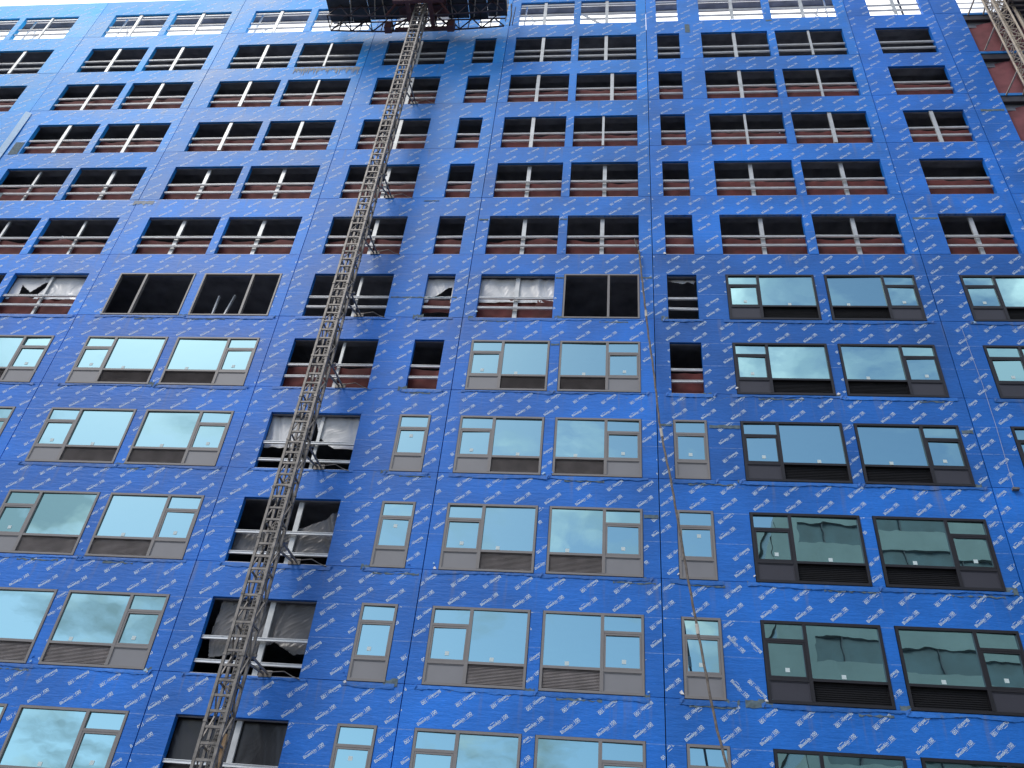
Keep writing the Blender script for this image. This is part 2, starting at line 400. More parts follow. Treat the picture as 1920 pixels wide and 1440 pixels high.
sp_ = [(1.45,1.80,16.90,17.00),(2.85,3.70,16.86,16.99),(0.98,1.36,13.86,13.99),(-1.80,-1.54,19.92,20.02),(.97,1.35,22.90,22.99),(-1.80,-1.54,25.84,25.93),
       (-1.80,-1.54,22.88,22.97),(3.05,3.26,38.15,38.85),(13.75,14.6,31.95,32.1),(10.1,10.9,25.8,25.9),(9.65,9.95,16.85,16.98),(-7.2,-5.0,21.95,22.03),
       (-4.66,-4.34,25.83,25.93),(-6.8,-6.25,26.9,26.97),(6.53,6.78,38.9,39.05),(1.05,1.35,7.15,7.30),(9.7,10.1,9.1,9.24),(3.2,3.65,9.0,9.2),(-24.6,-24.2,30.05,30.9),(-23.9,-23.6,26.9,27.6)]
for k, q in enumerate(sp_): ragged('sealant_smear', *q, SEAL, seed=k)
sr = random.Random(11); k = 0
for r in range(6, 12):
    for c in (3, 4, 6, 7, 8, 9, 10, 11):
        if sr.random() < .75:
            x = XL[c]-.22 if sr.random() < .5 else XR[c]-.05; L = sr.uniform(.15, .35)
            ragged('sealant_smear', x, x+L, B(r)-.10, B(r)+sr.uniform(.02,.14), SEAL, y=-.0075, amp=.07, seed=900+k); k += 1
        if sr.random() < .55:
            x = sr.uniform(XL[c], XR[c]-.6); ragged('sealant_smear', x, x+sr.uniform(.5,1.3), B(r)-.20, B(r)-.12, SEAL, y=-.0065, amp=.05, seed=950+k)
ragged('mortar_run', -13.9, -10.95, 35.85, 36.10, CREAM, amp=.12, seed=77, drip=.5, n=130)
ragged('mortar_run', -18.0, -17.2, 26.85, 27.06, CREAM, amp=.06, seed=78, drip=.15)
mb = MB(); mb.add([(-25.17,-.02,33.1),(-24.81,-.03,32.95),(-24.77,-.05,31.4),(-25.12,-.03,31.4),(-24.80,-.03,28.6),(-25.16,-.02,28.4)], [(3,2,1,0),(5,4,2,3)]); P(mb, 'peeled_strip', LITE)
for k in range(46):     # curled corners of backing film
    r = sr.choice([6,6,7,8,8,9,9,10,10,11,5]); c = sr.choice([3,4,6,7,8,9,10,11,13]) if r > 5 else sr.choice([8,9])
    x = sr.choice([XL[c]-.05, XR[c]+.05, XL[c]-.12])+sr.uniform(-.04,.04); z = B(r)+sr.uniform(-.10,.22); a = sr.uniform(.03,.085)
    mb = MB(); mb.add([(x,-.012,z),(x+a,-.035,z+a*sr.uniform(-.3,.9)),(x+a*.3,-.02,z+a*1.2),(x-a*.4,-.014,z+a*.5)], [(0,1,2,3)]); P(mb, 'film_scrap', sr.choice([WHT, LITE, MEM2]))

# ---- windows
def frame_bars(mb, x0, x1, z0, z1, w, y0, y1):
    mb.box(x0, x0+w, y0, y1, z0, z1); mb.box(x1-w, x1, y0, y1, z0, z1)
    mb.box(x0+w, x1-w, y0, y1, z0, z0+w); mb.box(x0+w, x1-w, y0, y1, z1-w, z1)
def sheet(x0, x1, z0, z1, y):
    mb = MB(); mb.add([(x0,y,z0),(x1,y,z0),(x1,y,z1),(x0,y,z1)], [(0,1,2,3)]); return mb
def pane(parent, x0, x1, z0, z1, y):
    a, b = random.uniform(-.009,.009), random.uniform(-.009,.009)
    mb = MB(); mb.add([(x0,y+a,z0),(x1,y-a,z0),(x1,y-a+b,z1),(x0,y+a+b,z1),(x0,y+a+.02,z0),(x1,y-a+.02,z0),(x1,y-a+b+.02,z1),(x0,y+a+b+.02,z1)],
        [(0,1,2,3)])
    return P(mb, 'glass_pane', GLASS, parent=parent)
def sticker(parent, x, z, y):
    mb = MB(); mb.box(x-.05, x+.05, y-.004, y-.001, z-.05, z+.05); P(mb, 'sticker', STICK, parent=parent)
def flashing(parent, x0, x1, z, seed):
    rg = random.Random(seed); mb = MB(); n = int((x1-x0+.4)/.06); vs = []; fs = []
    a, b = x0-rg.uniform(.1,.25), x1+rg.uniform(.1,.25); d = .12
    for k in range(n+1):
        x = a+(b-a)*k/n; d += rg.uniform(-.016,.016); d = min(.15, max(.06, d))
        l = rg.uniform(.000,.012)
        vs += [(x, -0.007, z-.006), (x, -0.009-l, z-d*.5), (x, -0.008-l*rg.uniform(.3,1.8), z-d)]
    for k in range(n):
        o = k*3; fs += [(o+3,o,o+1,o+4),(o+4,o+1,o+2,o+5)]
    fs = [f[::-1] for f in fs]
    mb.add(vs, fs)
    # torn tag ends
    for xe in (a, b):
        if rg.random() < .6:
            s = rg.uniform(.06,.14); mb.add([(xe,-.012,z-.02),(xe+s,-.05,z-.03+s*.5),(xe+s*.3,-.02,z-.12)], [(0,1,2)])
    o = P(mb, 'sill_flashing', MEM2, parent=parent, smooth=True); k = rg.uniform(.6,1.0); o.color = (k,k,k,1)
def glazed(r, c, fm, pm, black):
    x0, x1, z = XL[c], XR[c], B(r); g = .012; x0 += g; x1 -= g; z0 = z+.006; z1 = z+WH-.010
    y0, y1 = -0.022, 0.09; w = .062 if not black else .07
    mb = MB(); narrow = c in (6, 9)
    frame_bars(mb, x0, x1, z0, z1, w, y0, y1)
    left = c in (1, 3, 5, 7, 10, 13)                  # side of the narrow casement
    if narrow: a, b = x0+w, x1-w
    else:
        m0 = x0+.955 if left else x1-.955-.085
        mb.box(m0, m0+.085, y0-.003, y1, z0+w, z1-w)
        if left: a, b, c0, c1 = x0+w, m0, m0+.085, x1-w
        else: a, b, c0, c1 = m0+.085, x1-w, x0+w, m0
    # transoms of the casement bay
    mb.box(a, b, y0+.002, y1, z+.53, z+.60); mb.box(a, b, y0+.002, y1, z+1.485, z+1.55)
    if not narrow: mb.box(c0, c1, y0+.002, y1, z+.555, z+.62)
    win = P(mb, 'window', fm)
    yg = 0.022
    # operable sash, its own frame
    ms = MB(); frame_bars(ms, a+.004, b-.004, z+.604, z+1.481, .042, y0+.006, .05); P(ms, 'sash', fm, parent=win)
    pane(win, a+.046, b-.046, z+.646, z+1.439, yg-.008)
    pane(win, a, b, z+1.55, z1-w, yg)
    mp = MB(); mp.box(a, b, .004, .03, z0+w, z+.53); frame_bars(mp, a+.001, b-.001, z0+w+.001, z+.529, .022, -.006, .0035); P(mp, 'infill_panel', pm, parent=win)
    if not narrow:
        pane(win, c0, c1, z+.62, z1-w, yg)
        ml = MB()
        if not black:
            n = 14; h = (.555-.006-w)/n
            for k in range(n):
                zz = z0+w+k*h
                ml.add([(c0,.012,zz+.004),(c1,.012,zz+.004),(c1,.050,zz+h+.006),(c0,.050,zz+h+.006)], [(0,1,2,3)])
            ml.add([(c0,.085,z0+w),(c1,.085,z0+w),(c1,.085,z+.555),(c0,.085,z+.555)], [(0,1,2,3)])
            P(ml, 'louver', LOUV, parent=win)
        else:
            ml.box(c0, c1, .07, .085, z0+w, z+.555); 
            for k in range(9): ml.box(c0, c1, .055, .069, z0+w+.02+k*.05, z0+w+.03+k*.05)
            P(ml, 'louver', HOLE, parent=win)
    rg = random.Random(r*31+c)
    sticker(win, (a+b)/2+rg.uniform(-.08,.08), z+(.80 if not (narrow and r >= 8) else rg.choice([.82,1.25])), yg-.012)
    if not narrow and rg.random() < .8:
        sticker(win, c0+(c1-c0)*(rg.uniform(.3,.6)), z+.70, yg-.005)
    if r >= 6: flashing(win, x0, x1, z, r*31+c)
    return win
def open_window(r, c):
    x0, x1, z = XL[c], XR[c], B(r); rg = random.Random(r*17+c+5)
    mb = MB()
    mb.box(x0+.003, x1-.003, .012, .15, z+.004, z+.016)       # bottom track
    win = P(mb, 'window_opening', STEEL if r < 5 else STUD)
    mb = MB(); mb.box(x0+.003, x1-.003, .09, .15, z+WH-.03, z+WH-.004); P(mb, 'head_track', DECK, parent=win)
    zu, zl = (.955, .50) if r < 8 else (.955, .32)
    if r == 0: zu, zl = (.95, .50)
    for k, zc in enumerate((zu, zl)):
        if r == 10 and False: pass
        th = .062 if r < 8 else .072
        dz = rg.uniform(-.015,.015); tl = rg.uniform(-.012,.012)
        m = MB(); yy = .085
        # C shaped track: web and two lips
        m.bar((x0+.01, yy, z+zc+dz-tl), (x1-.01, yy, z+zc+dz+tl), .05, th)
        m.bar((x0+.012, yy-.035, z+zc+dz-tl+th/2), (x1-.012, yy-.035, z+zc+dz+tl+th/2), .020, .012)
        m.bar((x0+.012, yy-.035, z+zc+dz-tl-th/2), (x1-.012, yy-.035, z+zc+dz+tl-th/2), .020, .012)
        P(m, 'guard_rail', STEEL, parent=win)
    if r == 0:
        m = MB(); m.bar((x0+.01,.1,z+1.86),(x1-.01,.1,z+1.86),.05,.06); P(m, 'guard_rail', STEEL, parent=win)
    if c not in (6, 9) and not (c == 12 and r in (1, 2, 4)):
        xc = (x0+x1)/2+rg.uniform(-.06,.06)-.02
        if (r, c) == (2, 8): xc += .25
        if c == 5: xc += .22
        m = MB(); ww = .14 if rg.random() < .75 else .09
        ys = .150 if r >= 4 else .030
        zb = z+.03 if rg.random() < .6 else z+.12
        m.box(xc-ww/2, xc+ww/2, ys, ys+.02, zb, z+WH+.03)
        m.box(xc-ww/2, xc-ww/2+.012, ys+.021, ys+.07, zb, z+WH+.03); m.box(xc+ww/2-.012, xc+ww/2, ys+.021, ys+.07, zb, z+WH+.03)
        P(m, 'stud', STUD, parent=win)
    if r >= 6: flashing(win, x0, x1, z, r*31+c)
    return win
def bare_frame(r, c):
    x0, x1, z = XL[c]+.012, XR[c]-.012, B(r); mb = MB()
    frame_bars(mb, x0, x1, z+.006, z+WH-.01, .055, -.022, .09)
    left = c in (1, 3, 5, 7, 10); m0 = x0+.955 if left else x1-.955-.075
    mb.box(m0, m0+.075, -.025, .09, z+.061, z+WH-.065)
    win = P(mb, 'window', TAN); flashing(win, x0, x1, z, r*31+c)
    return win
glz = {}
for c in (1, 2, 3, 4, 7, 8): glz[(7, c)] = 't'
for r in (8, 9, 10, 11):
    for c in (1, 2, 3, 4, 6, 7, 8, 9): glz[(r, c)] = 't'
for r in (6, 7, 8, 9, 10, 11):
    for c in (10, 11, 13): glz[(r, c)] = 'b'
for c in (3, 4, 8): glz[(6, c)] = 'f'
for r in range(12):
    for c in range(-1, 14):
        if r <= 5 and c == 13 or r > 5 and c == 12: continue
        if r >= 4 and c < 1 or r >= 7 and c == 1 or r >= 9 and c == 2: 
            # outside the picture: plain boarded opening keeps the wall closed from other angles
            mb = MB(); mb.box(XL[c]+.01, XR[c]-.01, .03, .05, B(r)+.01, B(r)+WH-.01); P(mb, 'window_board', BLKP); continue
        k = glz.get((r, c))
        if k == 't': glazed(r, c, TAN, TANP, False)
        elif k == 'b': glazed(r, c, BLK, BLKP, True)
        elif k == 'f': bare_frame(r, c)
        else: open_window(r, c)
# parapet: walkway deck and raking kickers behind the top row of openings
mb = MB(); mb.box(-32.2, 10.0, .20, .62, 41.86, 41.92); mb.box(-32.2, 10.0, .66, .90, 41.80, 41.92); P(mb, 'parapet_deck', DECK)
mb = MB(); mb.box(-32.2, 10.0, .91, 1.0, 41.70, 41.95); P(mb, 'parapet_edge', RUST)
mb = MB(); mb.bar((-32.2,.40,41.72),(10.0,.40,41.72),.06,.08); P(mb, 'parapet_rail', STEEL)
def kicker(x, s=1):
    b = B(0)
    class K:
        def bar(s, *a): q = MB(); q.bar(*a); P(q, 'kicker_brace', STEEL)
    mb = K()
    mb.bar((x,.35,b-.3),(x+.05,.35,41.8),.06,.06); mb.bar((x+.1,.3,b-.2),(x+.5*s,.5,b+1.3),.05,.06); mb.bar((x+.7*s,.35,b-.2),(x+.25*s,.4,b+1.6),.05,.06)
    mb.bar((x+.35*s,.25,b-.2),(x+.4*s,.6,b+.8),.05,.05)
for x in (-28.6, -23.8, -16.9, -4.1, -31.2): kicker(x)
kicker(9.3, -1)
mb = MB(); mb.bar((-1.5,.3,B(0)+1.4),(-.3,.35,B(0)+.2),.05,.10); P(mb, 'kicker_brace', STUD)
mb = MB(); mb.bar((12.6,.5,B(0)-.2),(12.6,.5,B(0)+2.6),.07,.07); P(mb, 'kicker_brace', DKMETAL)

# ---- recessed, still open bays at the right-hand corner (rows 0 to 3)
for r in range(0, 4):
    z = B(r); 
    mb = MB(); mb.box(14.705, 21.0, .0, .17, z-.16, z-.01); P(mb, 'slab_edge_flashing', MEM, color=(.75,1.1,.85))
    if r > 0:
        mb = MB(); mb.box(14.705, 21.0, .03, .16, B(r-1)-.52, B(r-1)-.17); P(mb, 'beam_or_shade_band', BLKP)  # dark strip added to paint the shade under the ceiling above the net
for zc in (B(0)+.5, B(0)+.95): mb = MB(); mb.bar((14.71,.08,zc),(20,.08,zc),.04,.04); P(mb, 'guard_rail', STEEL)

# ------------------------------------------------------------------ red safety netting
def cloth(name, fx, fz, nx, nz, keep, yf, matl, zf=None):
    """wrinkled sheet: fx(u), z via fz(u,w), kept where keep(u,w)"""
    vs = []; idx = {}; fs = []
    for j in range(nz+1):
        for i in range(nx+1):
            u, w_ = i/nx, j/nz
            vs.append((fx(u), yf(u, w_), fz(u, w_)))
    for j in range(nz):
        for i in range(nx):
            if keep((i+.5)/nx, (j+.5)/nz):
                o = j*(nx+1)+i; fs.append((o, o+1, o+nx+2, o+nx+1))
    used = sorted({i for f in fs for i in f}); mp = {o: k for k, o in enumerate(used)}
    mb = MB(); mb.add([vs[i] for i in used], [tuple(mp[i] for i in f) for f in fs])
    return mb.build(name, matl, smooth=True)
def net(r, x0, x1, label, h=.93, sag=.05, lo=-.15, seed=0, matl=None):
    rg = random.Random(r*7+seed); L = x1-x0; nx = int(L/.12)
    ph = [rg.uniform(0, 6) for _ in range(6)]
    def fx(u): return x0+L*u
    slope = (B(r)-.7)/20.5
    def top(u):
        x = fx(u); return h+.15*slope-sag*(.5+.5*math.sin(x*2.1+ph[0]))-sag*.6*(.5+.5*math.sin(x*5.3+ph[1]))
    def fz(u, w_): return B(r)+lo+(top(u)-lo)*w_
    def yf(u, w_): x = fx(u); return .26+.02*math.sin(x*6+ph[2]+2*w_)+.012*math.sin(x*13+ph[3]-3*w_)+.012*math.sin(w_*7+x)
    o = cloth('safety_net', fx, fz, nx, 6, lambda u, w_: True, yf, matl or NET)
    tag(o, label, 'safety net', 'red safety nets strung behind the window rails')
net(2, -31.9, 13.4, 'dark red netting behind the rails of the third row of openings from the top', h=.9)
net(3, -31.9, 13.4, 'dark red netting behind the rails of the fourth row of openings from the top', h=.9)
net(4, -24.9, 13.4, 'dark red netting behind the rails of the fifth row of openings from the top', h=.94)
net(5, -24.9, 1.3, 'long dark red netting in the sixth row of openings, left of the rope top', h=.90, sag=.12)
net(5, 1.7, 2.9, 'brick red netting bunched over the narrow sixth row opening right of the rope', h=1.08, sag=.03, seed=1)
net(5, 3.3, 13.4, 'dark red netting in the openings directly above the highest black framed windows', h=.92, sag=.08, seed=2)
net(6, -24.9, -18.1, 'red netting below the torn white plastic sheet at the far left', h=.92, sag=.05)
net(6, -6.3, -5.0, 'short red net under the diagonally torn plastic in a narrow opening', h=.92, sag=.04, lo=.46, seed=3)
net(6, -4.45, -1.7, 'red netting across the lower half of the wide opening under the full white plastic sheet', h=.92, sag=.04, seed=4)
net(7, -10.2, -7.1, 'maroon netting behind the mast, level with the highest taupe framed windows', h=.90, sag=.04, seed=5)
net(7, -6.25, -5.05, 'maroon netting in the narrow opening between the mast and the highest central taupe windows', h=.90, sag=.04, seed=6)
net(7, 1.7, 2.95, 'maroon netting low in the narrow black opening right of the rope, above a narrow window', h=.86, sag=.03, seed=7)
# corner bay nets hang full height, folded round a post
for r, lab in ((1, 'full height maroon netting in the uppermost open corner bay behind the beige hoist mast'),
               (2, 'full height maroon netting in the middle open corner bay at the right edge'),
               (3, 'full height maroon netting in the lowest open corner bay at the right edge')):
    def fx(u): return 14.72+6.2*u
    def fz(u, w_, r=r): return B(r)-.008+(2.42-.10*math.exp(-(14.72+6.2*u-14.7)))*w_
    def yf(u, w_): 
        x = 14.72+6.2*u
        return .10+.14*min(1, abs(x-15.75)/.9)+.01*math.sin(x*8)
    o = cloth('safety_net', fx, fz, 60, 8, lambda u, w_: True, yf, NETR)
    tag(o, lab, 'safety net', 'red safety nets strung behind the window rails')
    zb = B(r)
    for p, q, ww in (((15.75,.04,zb),(15.75,.04,zb+2.35),.09),((16.0,.02,zb),(16.55,.03,zb+2.35),.055),((16.05,.05,zb),(16.25,.05,zb+2.35),.055),((15.8,.02,zb+1.9),(20,.02,zb+1.9),.035),((15.9,.02,zb+1.0),(20,.02,zb+1.3),.035)):
        mb = MB(); mb.bar(p, q, ww); P(mb, 'bay_brace', RUST)

# ------------------------------------------------------------------ plastic sheets
def psheet(r, c, keep, matl, label, amp=.020, z0=0, z1=WH, y=.24, freq=9, nx=110, nz=80, ang=.6):
    x0, x1 = XL[c]-.02, XR[c]+.02; rg = random.Random(r*5+c); ph = [rg.uniform(0, 6) for _ in range(5)]
    def fx(u): return x0+(x1-x0)*u
    def fz(u, w_): return B(r)+z0+(z1-z0)*w_
    def yf(u, w_):
        x = fx(u)
        q = NZ.noise(Vector((x*1.1+ph[0], w_*1.6, ph[1])))*2.2
        a = NZ.noise(Vector((x*2.2+q+w_*1.5+ph[2], w_*.8+ph[3], 1.0))); b_ = NZ.noise(Vector((x*5.0+q*2.2+w_*2.0, w_*.8+ph[1], 4.0)))
        c_ = NZ.noise(Vector(((x-w_*1.4)*13+q*3, (x+w_)*2.0, 7.0)))
        return y+amp*(2.4*a+1.0*b_+.22*(1-abs(c_)*2.5))
    o = cloth('plastic_sheet', fx, fz, nx, nz, keep, yf, matl)
    tag(o, label, 'plastic sheet', 'plastic sheets hung in window openings')
def hole(poly):
    def ins(u, w_):
        n = len(poly); k = False
        for a in range(n):
            (x1, y1), (x2, y2) = poly[a], poly[(a+1) % n]
            if (y1 > w_) != (y2 > w_) and u < (x2-x1)*(w_-y1)/(y2-y1)+x1: k = not k
        return k
    return ins
h1 = hole([(.16,.46),(.12,.82),(.28,.64),(.42,.88),(.50,.88),(.42,.66),(.36,.46)])
psheet(6, 2, lambda u, w_: w_ > .47 and not h1(u, w_), PLW, 'torn white plastic sheet with a jagged black hole, far left of the picture')
h2 = hole([(.10,.40),(.16,.52),(.5,.66),(.75,.80),(.88,.80),(.88,.40)])
psheet(6, 6, lambda u, w_: w_ > .44 and not h2(u, w_), PLW, 'white plastic sheet torn away diagonally in a narrow opening right of the mast')
psheet(6, 7, lambda u, w_: w_ > .45, PLW, 'intact wrinkled white plastic sheet filling the upper half of a wide opening', amp=.022)
h3 = hole([(.40,1.0),(.46,1.02),(.52,.84),(.56,.66),(.66,.52),(.76,.44),(.36,.44)])
psheet(8, 5, lambda u, w_: w_ > .44 and not h3(u, w_), PLW, 'grey white plastic sheet parted like a curtain behind the mast')
k4 = hole([(.33,.48),(.58,.56),(.82,.72),(1.01,.93),(1.01,.22),(.38,.20)])
psheet(9, 5, lambda u, w_: k4(u, w_) or (u < .3 and .22 < w_ < .5), PLD, 'thin grey plastic sheet sagging from the right corner of the opening behind the mast', amp=.05)
k5 = hole([(.08,1.01),(1.01,1.01),(1.01,.34),(.86,.33),(.76,.40),(.66,.48),(.60,.44),(.52,.30),(.30,.30),(.10,.24),(.05,.5)])
psheet(10, 5, k5, PLD, 'grey plastic sheet with an arched lower edge behind two bright rails and the mast', amp=.05)
psheet(11, 5, lambda u, w_: w_ > .42, PLK, 'black plastic sheet stretched over the opening lowest on the mast', amp=.007, freq=4)
k6 = hole([(.02,.99),(.98,.99),(.9,.90),(.72,.955),(.55,.90),(.45,.915)])
psheet(6, 9, k6, PLW, 'scrap of white plastic left at the top of a narrow black opening beside the rope', amp=.02)

# ------------------------------------------------------------------ climbing mast
XA, XB, YA, YB = -8.62, -8.19, -1.45, -1.02
mast = empty('climbing_mast', ((XA+XB)/2, (YA+YB)/2, 0))
tag(mast, 'tall thin grey steel lattice mast climbing the blue facade to the dark platform', 'mast')
def MP(mb, name, m, parent=None, smooth=False, root_=None):
    o = mb.build(name, m, smooth=smooth)
    if parent: o.parent = parent; return o
    return parent_keep(o, root_ or mast)
ZT = 43.5
for x in (XA, XB):
    for y in (YA, YB):
        mb = MB(); z = 0.02
        mb.box(x-.032, x+.032, y-.032, y+.032, z, ZT)
        k = 0
        while k*1.508 < ZT-.2:
            zz = k*1.508; mb.box(x-.042, x+.042, y-.042, y+.042, zz+.0, zz+.05); k += 1
        MP(mb, 'chord', MAST)
def rung(z):
    q = MB(); q.box(XA+.033, XB-.033, YA-.02, YA+.02, z-.028, z+.028); MP(q, 'rung', MAST)
mr = MB(); md = MB(); mk = MB(); z = .2; n = 0
while z < ZT-.3:
    (rung(z) if 2.5 < z < 37 else mr.box(XA+.033, XB-.033, YA-.02, YA+.02, z-.028, z+.028))
    if n % 2 == 0:
        # corner gussets on the front face, every other bay curved like an arch
        for sx, xx in ((1, XA+.033), (-1, XB-.033)):
            mk.add([(xx,YA-.006,z-.03),(xx+sx*.10,YA-.006,z-.03),(xx+sx*.035,YA-.006,z-.085),(xx,YA-.006,z-.16),
                    (xx,YA+.006,z-.03),(xx+sx*.10,YA+.006,z-.03),(xx+sx*.035,YA+.006,z-.085),(xx,YA+.006,z-.16)],
                   [(0,1,2,3),(7,6,5,4),(0,4,5,1),(1,5,6,2),(2,6,7,3),(3,7,4,0)])
    if n % 4 == 0:
        mr.box(XA+.033, XB-.033, YB-.02, YB+.02, z-.028, z+.028)
        for x in (XA, XB): mr.box(x-.018, x+.018, YA+.033, YB-.033, z-.02, z+.02)
        a, b = z+.03, z+.69
        for x in (XA, XB):
            md.bar((x, YA+.03, a), (x, YB-.03, b), .032); md.bar((x, YB-.03, b+.01), (x, YA+.03, b+.69), .032)
        md.bar((XA+.03, YB, a), (XB-.03, YB, b), .03); md.bar((XB-.03, YB, b+.01), (XA+.03, YB, b+.69), .03)
        md.bar((XA+.03, YA+.03, a), (XB-.03, YB-.03, a+.25), .025)
    z += .345; n += 1
tag(MP(mr, 'rungs', MAST), kind='stuff'); tag(MP(md, 'diagonals', MAST), kind='stuff'); tag(MP(mk, 'gussets', MAST), kind='stuff')
mb = MB(); xm = (XA+XB)/2
for q in (-.09, .10):
    mb.box(xm+q-.014, xm+q+.014, YB-.03, YB+.0, 0.0, ZT)
MP(mb, 'cable_guide', MAST)
mb = MB()
mb.box(xm-.03, xm+.03, YB-.09, YB-.04, .0, ZT)
z = .0
while z < ZT:
    mb.box(xm-.03, xm+.03, YB-.125, YB-.092, z, z+.04); z += .09
MP(mb, 'toothed_rack', MAST)
# wall ties, cables and clamps at every second storey
for r in (0, 2, 4, 5, 6, 7, 8, 9, 10, 11):
    z = B(r)+.12; mb = MB()
    mb.bar((XB-.02, YB, z), (XB+.12, .0, z-.06), .045); mb.bar((XA+.02, YB, z), (XB+.02, .0, z-.06), .045)
    mb.bar((XA-.03, YB+.06, z), (XB+.12, YB+.06, z), .07)
    mb.box(XB-.10, XB+.22, -.03, .0, z-.14, z+.02)
    MP(mb, 'wall_tie', MAST); mb = MB()
    mb.tube([(XB+.10,-.02,z-.02),(XB+.55,-.12,z-.02),(XB+.75,-.04,z-.10),(XB+.95,-.02,z-.16)], .012, 6)
    MP(mb, 'tie_cable', MAST)
mb = MB(); mb.tube([(xm+.1+.05*math.sin(k*.9), YB+.05+.03*math.cos(k*1.7), k*.8) for k in range(0, 52)], .016, 6); MP(mb, 'power_cable', HOLE)
mb = MB(); mb.box(XB-.04, XB+.03, YB-.16, YB-.10, 6.3, 7.4); MP(mb, 'timber_packer', WOOD)
mb = MB(); mb.box(XA-.5, XB+.5, YA-.5, YB+.5, 0.012, .02+.0); MP(mb, 'base_plate', MAST)

# ------------------------------------------------------------------ work platform
plat = empty('work_platform', (xm, -1.2, 38.1))
tag(plat, 'long dark work platform on a lattice truss gripping the top of the mast', 'platform')
def PP(mb, name, m): return MP(mb, name, m, root_=plat)
PX0, PX1 = -12.75, -4.72; PZ = 38.95
mb = MB()
xs = [PX0, -11.9, -11.05, -10.1]; 
segs = [(-12.75,-11.72),(-11.70,-10.92),(-10.90,-9.55),(-7.35,-6.42),(-6.40,-5.58),(-5.56,-4.72)]
for k, (a, b) in enumerate(segs):
    j = .05*math.sin(k*2.1)
    mb = MB(); mb.box(a, b, -2.6, -.52+j, PZ+.004*k, PZ+.05+.004*k); PP(mb, 'deck_plate', DKMETAL)
mb = MB(); mb.box(-9.54, -7.36, -2.6, -1.62, PZ+.01, PZ+.07); mb.box(-9.54, -8.75, -1.6, -.62, PZ+.01, PZ+.07); mb.box(-8.06, -7.36, -1.6, -.62, PZ+.01, PZ+.07)
PP(mb, 'centre_deck', RUST)
def sagz(x): return 38.04+.30*((x+8.6)/4.1)**2*.9
tm = MB(); dm = MB()
for y, zo in ((-.48, 0.0), (-1.18, .02)):
    xsn = np.linspace(PX0+.1, PX1-.1, 9)
    for a, b in zip(xsn[:-1], xsn[1:]):
        tm.bar((a, y, sagz(a)+zo), (b, y, sagz(b)+zo), .055)
        m_ = (a+b)/2
        if y > -1:
            dm.bar((a, y, sagz(a)+.02), (m_, y-.02, PZ-.03), .042); dm.bar((m_, y-.02, PZ-.03), (b, y, sagz(b)+.02), .042)
            dm.bar((m_-.12, y, sagz(m_)+.02), (m_-.10, y-.02, PZ-.03), .035)
        dm.bar((a, -.48, sagz(a)), (b, -1.18, sagz(b)), .035)
        dm.bar((a, -.48, sagz(a)), (a, -1.18, sagz(a)), .035)
        if y < -1: dm.bar((a, y, sagz(a)+.03), (m_, y-.1, PZ-.02), .04); dm.bar((m_, y-.1, PZ-.02), (b, y, sagz(b)+.03), .04)
    tm.bar((PX0+.1, y, PZ-.03), (PX1-.1, y, PZ-.03), .05)
PP(tm, 'truss_chord', RUST if False else simple('brown_truss_steel', (0.10, 0.075, 0.085), 0.5, 0.2, var=.3)); tag(PP(dm, 'truss_bracing', bpy.data.materials['brown_truss_steel']), kind='stuff')
mb = MB()   # carriage that grips the mast
for x in (XA-.28, XB+.28):
    mb.box(x-.09, x+.09, -1.9, -.62, 38.02, 38.16); mb.box(x-.07, x+.07, -.74, -.60, 38.17, 40.6); mb.box(x-.07, x+.07, -1.9, -1.76, 38.17, 40.6)
mb.box(XA-.9, XB+.9, -1.92, -1.78, 37.98, 38.10); mb.box(XA-1.0, XB+1.0, -.66, -.56, 37.96, 38.08)
for x in (-9.95, -7.15): mb.box(x-.16, x+.16, -.75, -.45, 37.95, 38.45)
mb.box(XA-.18, XB+.18, -2.3, -1.95, 38.3, 39.2)
mb.bar((-9.95,-1.2,38.1),(-9.1,-1.8,38.9),.07); mb.bar((-7.15,-1.2,38.1),(-7.9,-1.8,38.9),.07); mb.bar((-9.95,-.6,38.1),(-9.2,-.6,38.9),.06); mb.bar((-7.15,-.6,38.1),(-7.8,-.6,38.9),.06)
PP(mb, 'drive_carriage', RUST)
mb = MB()
for x in (PX0+.05, PX1-.05):
    for y in (-.55, -2.55): mb.bar((x, y, PZ-.4), (x, y, PZ+1.1), .045)
    for z in (PZ+.15, PZ+.6, PZ+1.1): mb.bar((x, -.55, z), (x, -2.55, z), .04)
for z in (PZ+.6, PZ+1.1): mb.bar((PX0+.05, -2.55, z), (PX1-.05, -2.55, z), .04)
for x in (-10.2,-7.95+.8): mb.bar((x,-1.62,PZ-.06),(x,-2.55,PZ-.06),.07); mb.bar((x,-.6,PZ-.05),(x,-2.55,PZ-.05),.04)
mb.bar((PX0,-1.75,PZ-.10),(PX1,-1.75,PZ-.02),.05)
for x in (-11.8,-10.7,-6.2,-5.2): mb.bar((x,-.6,PZ-.06),(x+.35,-2.5,PZ-.06),.045)
PP(mb, 'guard_frame', BEIGE)
mb = MB(); mb.tube([(PX1+.12,-.4,PZ-.5),(PX1+.16,-.5,PZ+.2),(PX1+.10,-.6,PZ+1.0)], .03, 6); mb.tube([(PX1+.22,-.3,PZ-.3),(PX1+.30,-.5,PZ+.9)], .02, 6); PP(mb, 'hose', DKMETAL)

